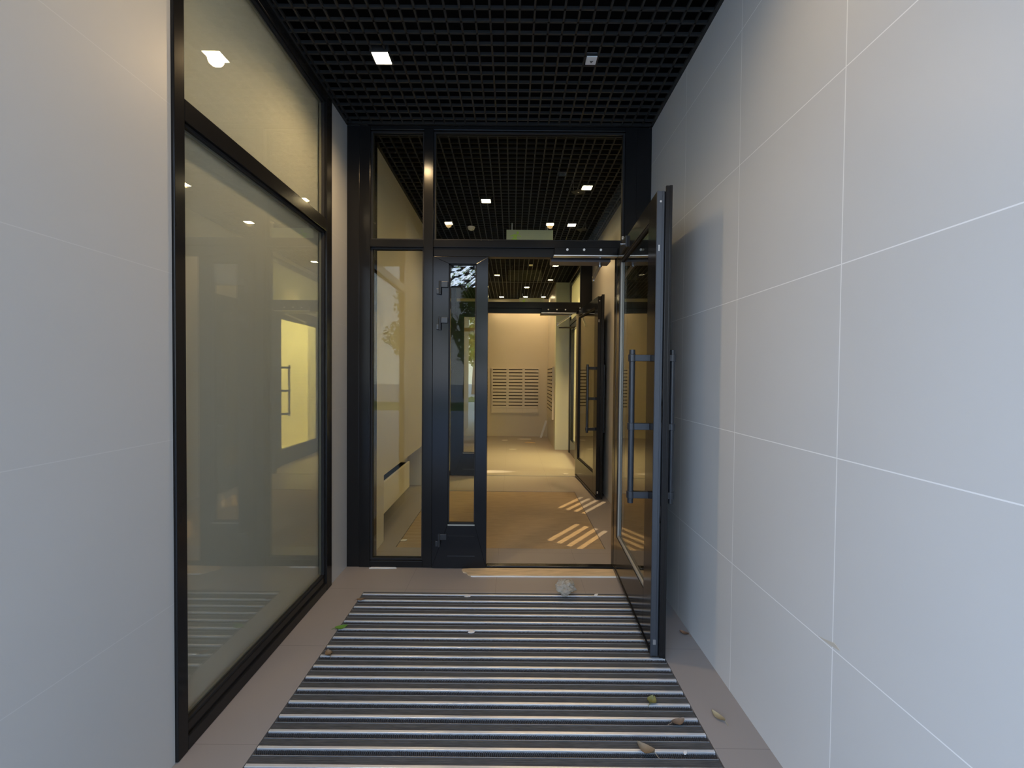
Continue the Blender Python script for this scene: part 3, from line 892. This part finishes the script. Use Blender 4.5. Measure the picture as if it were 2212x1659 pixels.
proto = mailbox('beige mailbox column on the end wall, left of its row of three', (-0.500, YB - 0.035, 0.556), 0)
for (loc, rz, lab) in (
        ((-0.121, YB - 0.035, 0.556), 0, 'beige mailbox column on the end wall, middle of its row of three'),
        ((0.258, YB - 0.035, 0.556), 0, 'beige mailbox column on the end wall, right of its row of three'),
        ((0.845 - 0.035, 9.62, 0.556), -PI / 2, 'beige mailbox column on the side wall, deepest in the corner'),
        ((0.845 - 0.035, 9.241, 0.556), -PI / 2, 'beige mailbox column on the side wall, second from the corner'),
        ((0.845 - 0.035, 8.862, 0.556), -PI / 2, 'beige mailbox column on the side wall, nearest the pale pillar')):
    c = copy_tree(proto)
    c.location = loc
    c.rotation_euler = (0, 0, rz)
    c['label'] = lab

# ------------------------------------------------------------------ loose things
def slab(name, outline, z0, z1, mat, label, cat, group=None, bumpy=0.0):
    m = MB().prism(outline, 'z', z0, z1)
    o = m.build(name, mat)
    cx = sum(p[0] for p in outline) / len(outline)
    cy = sum(p[1] for p in outline) / len(outline)
    center_origin(o, (cx, cy, z0))
    return tag(o, label, cat, group)


top = [(-0.36, 3.060), (-0.352, 3.078), (-0.30, 3.083), (-0.24, 3.086), (-0.17, 3.090), (0.2, 3.092), (0.76, 3.092)]
bot = [(0.758, 2.985), (0.5, 2.982), (0.2, 2.978), (0.0, 2.980), (-0.14, 2.976), (-0.285, 2.972), (-0.305, 2.988), (-0.318, 3.015), (-0.345, 3.028)]
ws = slab('wooden_strip', top + bot, 0.0, 0.009, M['wood'], 'raw wooden strip with a ragged left end lying along the outer doorway', 'wooden strip')
pe = MB().prism([(-0.284, 2.9705), (-0.14, 2.9745), (0.0, 2.9785), (0.2, 2.9765), (0.5, 2.9805), (0.757, 2.9835), (0.757, 2.976), (0.2, 2.969), (-0.10, 2.968), (-0.27, 2.965)], 'z', 0.0, 0.007)
for v in pe.v: v -= ws.location
po = pe.build('pale_edge', M['plaster'], ws, world=False)
slab('plaster_scrap', [(-1.05, 3.083), (-1.04, 3.101), (-0.86, 3.101), (-0.848, 3.088), (-0.93, 3.084)], 0, 0.005, M['plaster'], 'thin white scrap under the bottom rail of the side glass', 'scrap')


def leaf(x, y, L, Wd, rot, col, label, curl=0.25, lift=0.0, group='fallen leaves on the porch floor'):
    m, nt, out = new_mat('leaf_' + '%03d' % int(1000 * col[0]))
    col = tuple(c * 0.62 for c in col)
    bb = principled(nt, out, col, 0.6)
    add_noise(nt, bb, col, 60, 0.35)
    t = thing('fallen_leaf', (x, y, lift), label, 'leaf', group, rotz=rot)
    mb = MB()
    N = 8
    th = 0.0009
    for side in (0, 1):
        base = len(mb.v)
        for i in range(N + 1):
            u = i / N
            w = Wd * (math.sin(PI * min(1, u * 0.93 + 0.03)) ** 0.8) * 0.5
            z = 0.0015 + curl * L * (u - 0.5) ** 2 + side * th
            for s in (-1, 0, 1):
                mb.v.append(Vector((L * (u - 0.5), s * w, z + abs(s) * curl * Wd * 0.35)))
        for i in range(N):
            for s in (0, 1):
                a = base + i * 3 + s
                mb.f.append((a, a + 1, a + 4, a + 3))
    mb.build('blade', m, t, smooth=True, world=False)
    z = 0.003 + curl * L * 0.25
    MB().cyl((-L * 0.5, 0, z), (-L * 0.78, L * 0.06, 0.002), 0.0011, 6).build('stem', m, t, world=False)
    return t


leaf(-0.957, 2.348, 0.065, 0.040, 0.35, (0.16, 0.38, 0.05), 'fresh green leaf at the left edge of the entrance mat', 0.35)
leaf(-0.928, 2.120, 0.050, 0.034, 2.3, (0.30, 0.20, 0.11), 'curled brown leaf on the mat, just nearer than the green leaf', 0.7)
leaf(-0.952, 2.643, 0.050, 0.030, 0.2, (0.26, 0.17, 0.10), 'brown leaf at the far left corner of the mat', 0.5)
leaf(0.975, 2.321, 0.048, 0.030, 2.5, (0.36, 0.20, 0.11), 'reddish brown leaf on the tiles at the foot of the right wall', 0.6)
leaf(0.883, 1.745, 0.060, 0.030, 2.1, (0.55, 0.45, 0.26), 'straw coloured leaf alone on the tile strip right of the mat', 0.5)
leaf(0.628, 1.825, 0.048, 0.040, 0.9, (0.28, 0.27, 0.08), 'olive leaf on the right part of the mat', 0.7)
leaf(0.700, 1.714, 0.062, 0.032, 0.3, (0.27, 0.19, 0.13), 'dry brown leaf at the right edge of the mat, beside the straw leaf', 0.6)
leaf(0.524, 1.580, 0.066, 0.042, 2.6, (0.38, 0.28, 0.17), 'crumpled brown leaf on the nearest rails at the right', 0.8)

for (x, y, a, bq, rot, label, mt) in (
        (-0.278, 2.699, 0.045, 0.014, 0.05, 'flat white scrap on the first rails of the mat', 'paper'),
        (-0.217, 2.321, 0.040, 0.026, 0.0, 'off-white scrap near the middle of the mat', 'paper'),
        (0.674, 1.577, 0.022, 0.012, 0.9, 'tiny white scrap at the near right corner of the mat', 'paper'),
        (0.565, 2.735, 0.032, 0.016, 0.4, 'pale chip on the mat beside the crumpled plastic', 'plaster'),
        (-0.15, 9.35, 0.16, 0.10, 0.3, 'torn paper lying on the lobby floor, left of the mailbox corner', 'paper'),
        (0.30, 9.55, 0.34, 0.12, 0.1, 'long torn paper by the end wall of the lobby', 'paper'),
        (0.40, 9.05, 0.26, 0.14, -0.2, 'crumpled brown paper on the lobby floor below the mailbox corner', 'wood'),
        (0.80, 6.15, 0.09, 0.03, -0.3, 'white scrap at the foot of the inner door hinge', 'paper'),
        (-0.93, 3.62, 0.07, 0.04, 0.2, 'whitish crumbs on the vestibule floor behind the side glass', 'paper'),
        (0.02, 8.20, 0.15, 0.05, 0.0, 'thin white scrap in the middle of the lobby floor', 'paper')):
    ol = []
    for k in range(9):
        q = 2 * PI * k / 9
        rr = 0.5 * random.uniform(0.8, 1.1)
        u, v = a * rr * math.cos(q), bq * rr * math.sin(q)
        ol.append((x + u * math.cos(rot) - v * math.sin(rot), y + u * math.sin(rot) + v * math.cos(rot)))
    slab('paper_scrap', ol, 0.0015 if y < 3 else 0.0, 0.0045 if y < 3 else 0.004, M[mt], label, 'scrap', 'scraps on the floor')

sm = MB().prism([(1.266, 0.605), (1.30, 0.598), (1.358, 0.594), (1.330, 0.601), (1.291, 0.614)], 'x', XR - 0.0016, XR - 0.0002).build('adhesive_smear', M['smear'])
center_origin(sm, (XR - 0.0002, 1.30, 0.598))
tag(sm, 'small tan smear of adhesive at a tile joint low on the right wall', 'smear')

# crumpled plastic
bm = bmesh.new()
bmesh.ops.create_icosphere(bm, subdivisions=4, radius=1.0)
for v in bm.verts:
    p = v.co.copy()
    n1 = noise.noise(p * 1.6 + Vector((3, 1, 7)))
    n2 = noise.noise(p * 4.2 + Vector((9, 2, 5)))
    n3 = abs(noise.noise(p * 7.5))
    k = 1 + 0.35 * n1 + 0.22 * n2 - 0.22 * n3
    v.co = Vector((p.x * 0.068 * k, p.y * 0.062 * k, p.z * 0.044 * k))
zmin = min(v.co.z for v in bm.verts)
for v in bm.verts:
    v.co.z -= zmin
me = bpy.data.meshes.new('plastic_bag')
bm.to_mesh(me); bm.free()
me.materials.append(M['plastic'])
o = bpy.data.objects.new('plastic_bag', me)
o.location = (0.365, 2.735, 0.0015)
o.rotation_euler = (0, 0, 0.5)
sc.collection.objects.link(o)
tag(o, 'crumpled clear plastic bag on the far edge of the entrance mat', 'plastic bag')

# white strip leaning in the lobby corner
o = MB().prism([(0.0, 0.0), (0.05, 0.0), (0.175, 0.40), (0.125, 0.405)], 'y', -0.008, 0.008).build('leaning_strip', M['white_plastic'])
o.location = (0.655, 9.80, 0.0)
tag(o, 'white strip of trim leaning in the lobby corner under the side mailboxes', 'trim strip')

# ------------------------------------------------------------------ outdoors, seen mirrored in the glass
tag(MB().box(-40, 40, -60, YO, -0.14, -0.02).build('ground', M['paver']), 'pale paved forecourt in front of the porch', 'ground', kind='structure')
lawn = MB()
for k in range(2600):
    x, y = random.uniform(-22, 22), random.uniform(-15.4, -11.2)
    h = random.uniform(0.06, 0.13)
    q = random.uniform(0, PI)
    dx, dy = 0.09 * math.cos(q), 0.09 * math.sin(q)
    lawn.quad((x - dx, y - dy, -0.02), (x + dx, y + dy, -0.02), (x + dx * 0.2, y + dy * 0.2 + 0.04, h))
lawn.box(-22, 22, -15.5, -11, -0.02, 0.03)
tag(lawn.build('lawn', M['grass']), 'strip of green lawn beyond the forecourt', 'grass', kind='stuff')


def tree(x, y, h, r, label, seed):
    random.seed(seed)
    t = thing('tree', (x, y, 0.0), label, 'tree', 'trees across the forecourt')
    tr = MB().cyl((0, 0, 0.0), (0.1, 0, h * 0.35), 0.18, 12, 0.13).cyl((0.1, 0, h * 0.35), (0, 0.1, h * 0.72), 0.13, 10, 0.05)
    for k in range(6):
        a = random.uniform(0, 2 * PI)
        z = h * random.uniform(0.32, 0.6)
        tr.cyl((0.08, 0, z), (r * 0.7 * math.cos(a), r * 0.7 * math.sin(a), z + h * 0.2), 0.05, 8, 0.02)
    tr.build('trunk', M['bark'], t, world=False)
    cr = MB()
    blobs = [(random.gauss(0, r * 0.45), random.gauss(0, r * 0.45), h * random.uniform(0.35, 0.9), random.uniform(0.3, 0.55) * r) for _ in range(16)]
    for k in range(3600):
        bx, by, bz, brr = random.choice(blobs)
        d = Vector((random.gauss(0, 1), random.gauss(0, 1), random.gauss(0, 1))).normalized() * brr * random.uniform(0.6, 1.0)
        c = Vector((bx, by, bz)) + d
        e1 = Vector((random.gauss(0, 1), random.gauss(0, 1), random.gauss(0, 1))).normalized()
        e2 = e1.orthogonal().normalized()
        s = random.uniform(0.10, 0.19)
        cr.quad(c - e1 * s, c + e2 * s * 0.5, c + e1 * s, c - e2 * s * 0.5)
    cr.build('crown', M['leafage'], t, world=False)
    return t


tree(-3.0, -20.5, 7.5, 1.7, 'leafy tree across the forecourt, mirrored in the glass beside the doorway', 11)
tree(-8.9, -20.5, 10.0, 1.9, 'tall leafy tree furthest left across the forecourt', 12)
tree(3.4, -20.5, 8.0, 2.0, 'leafy tree across the forecourt straight behind the entrance', 13)
tree(10.4, -20.5, 7.0, 2.0, 'leafy tree on the other side of the forecourt, beyond the right wall', 14)
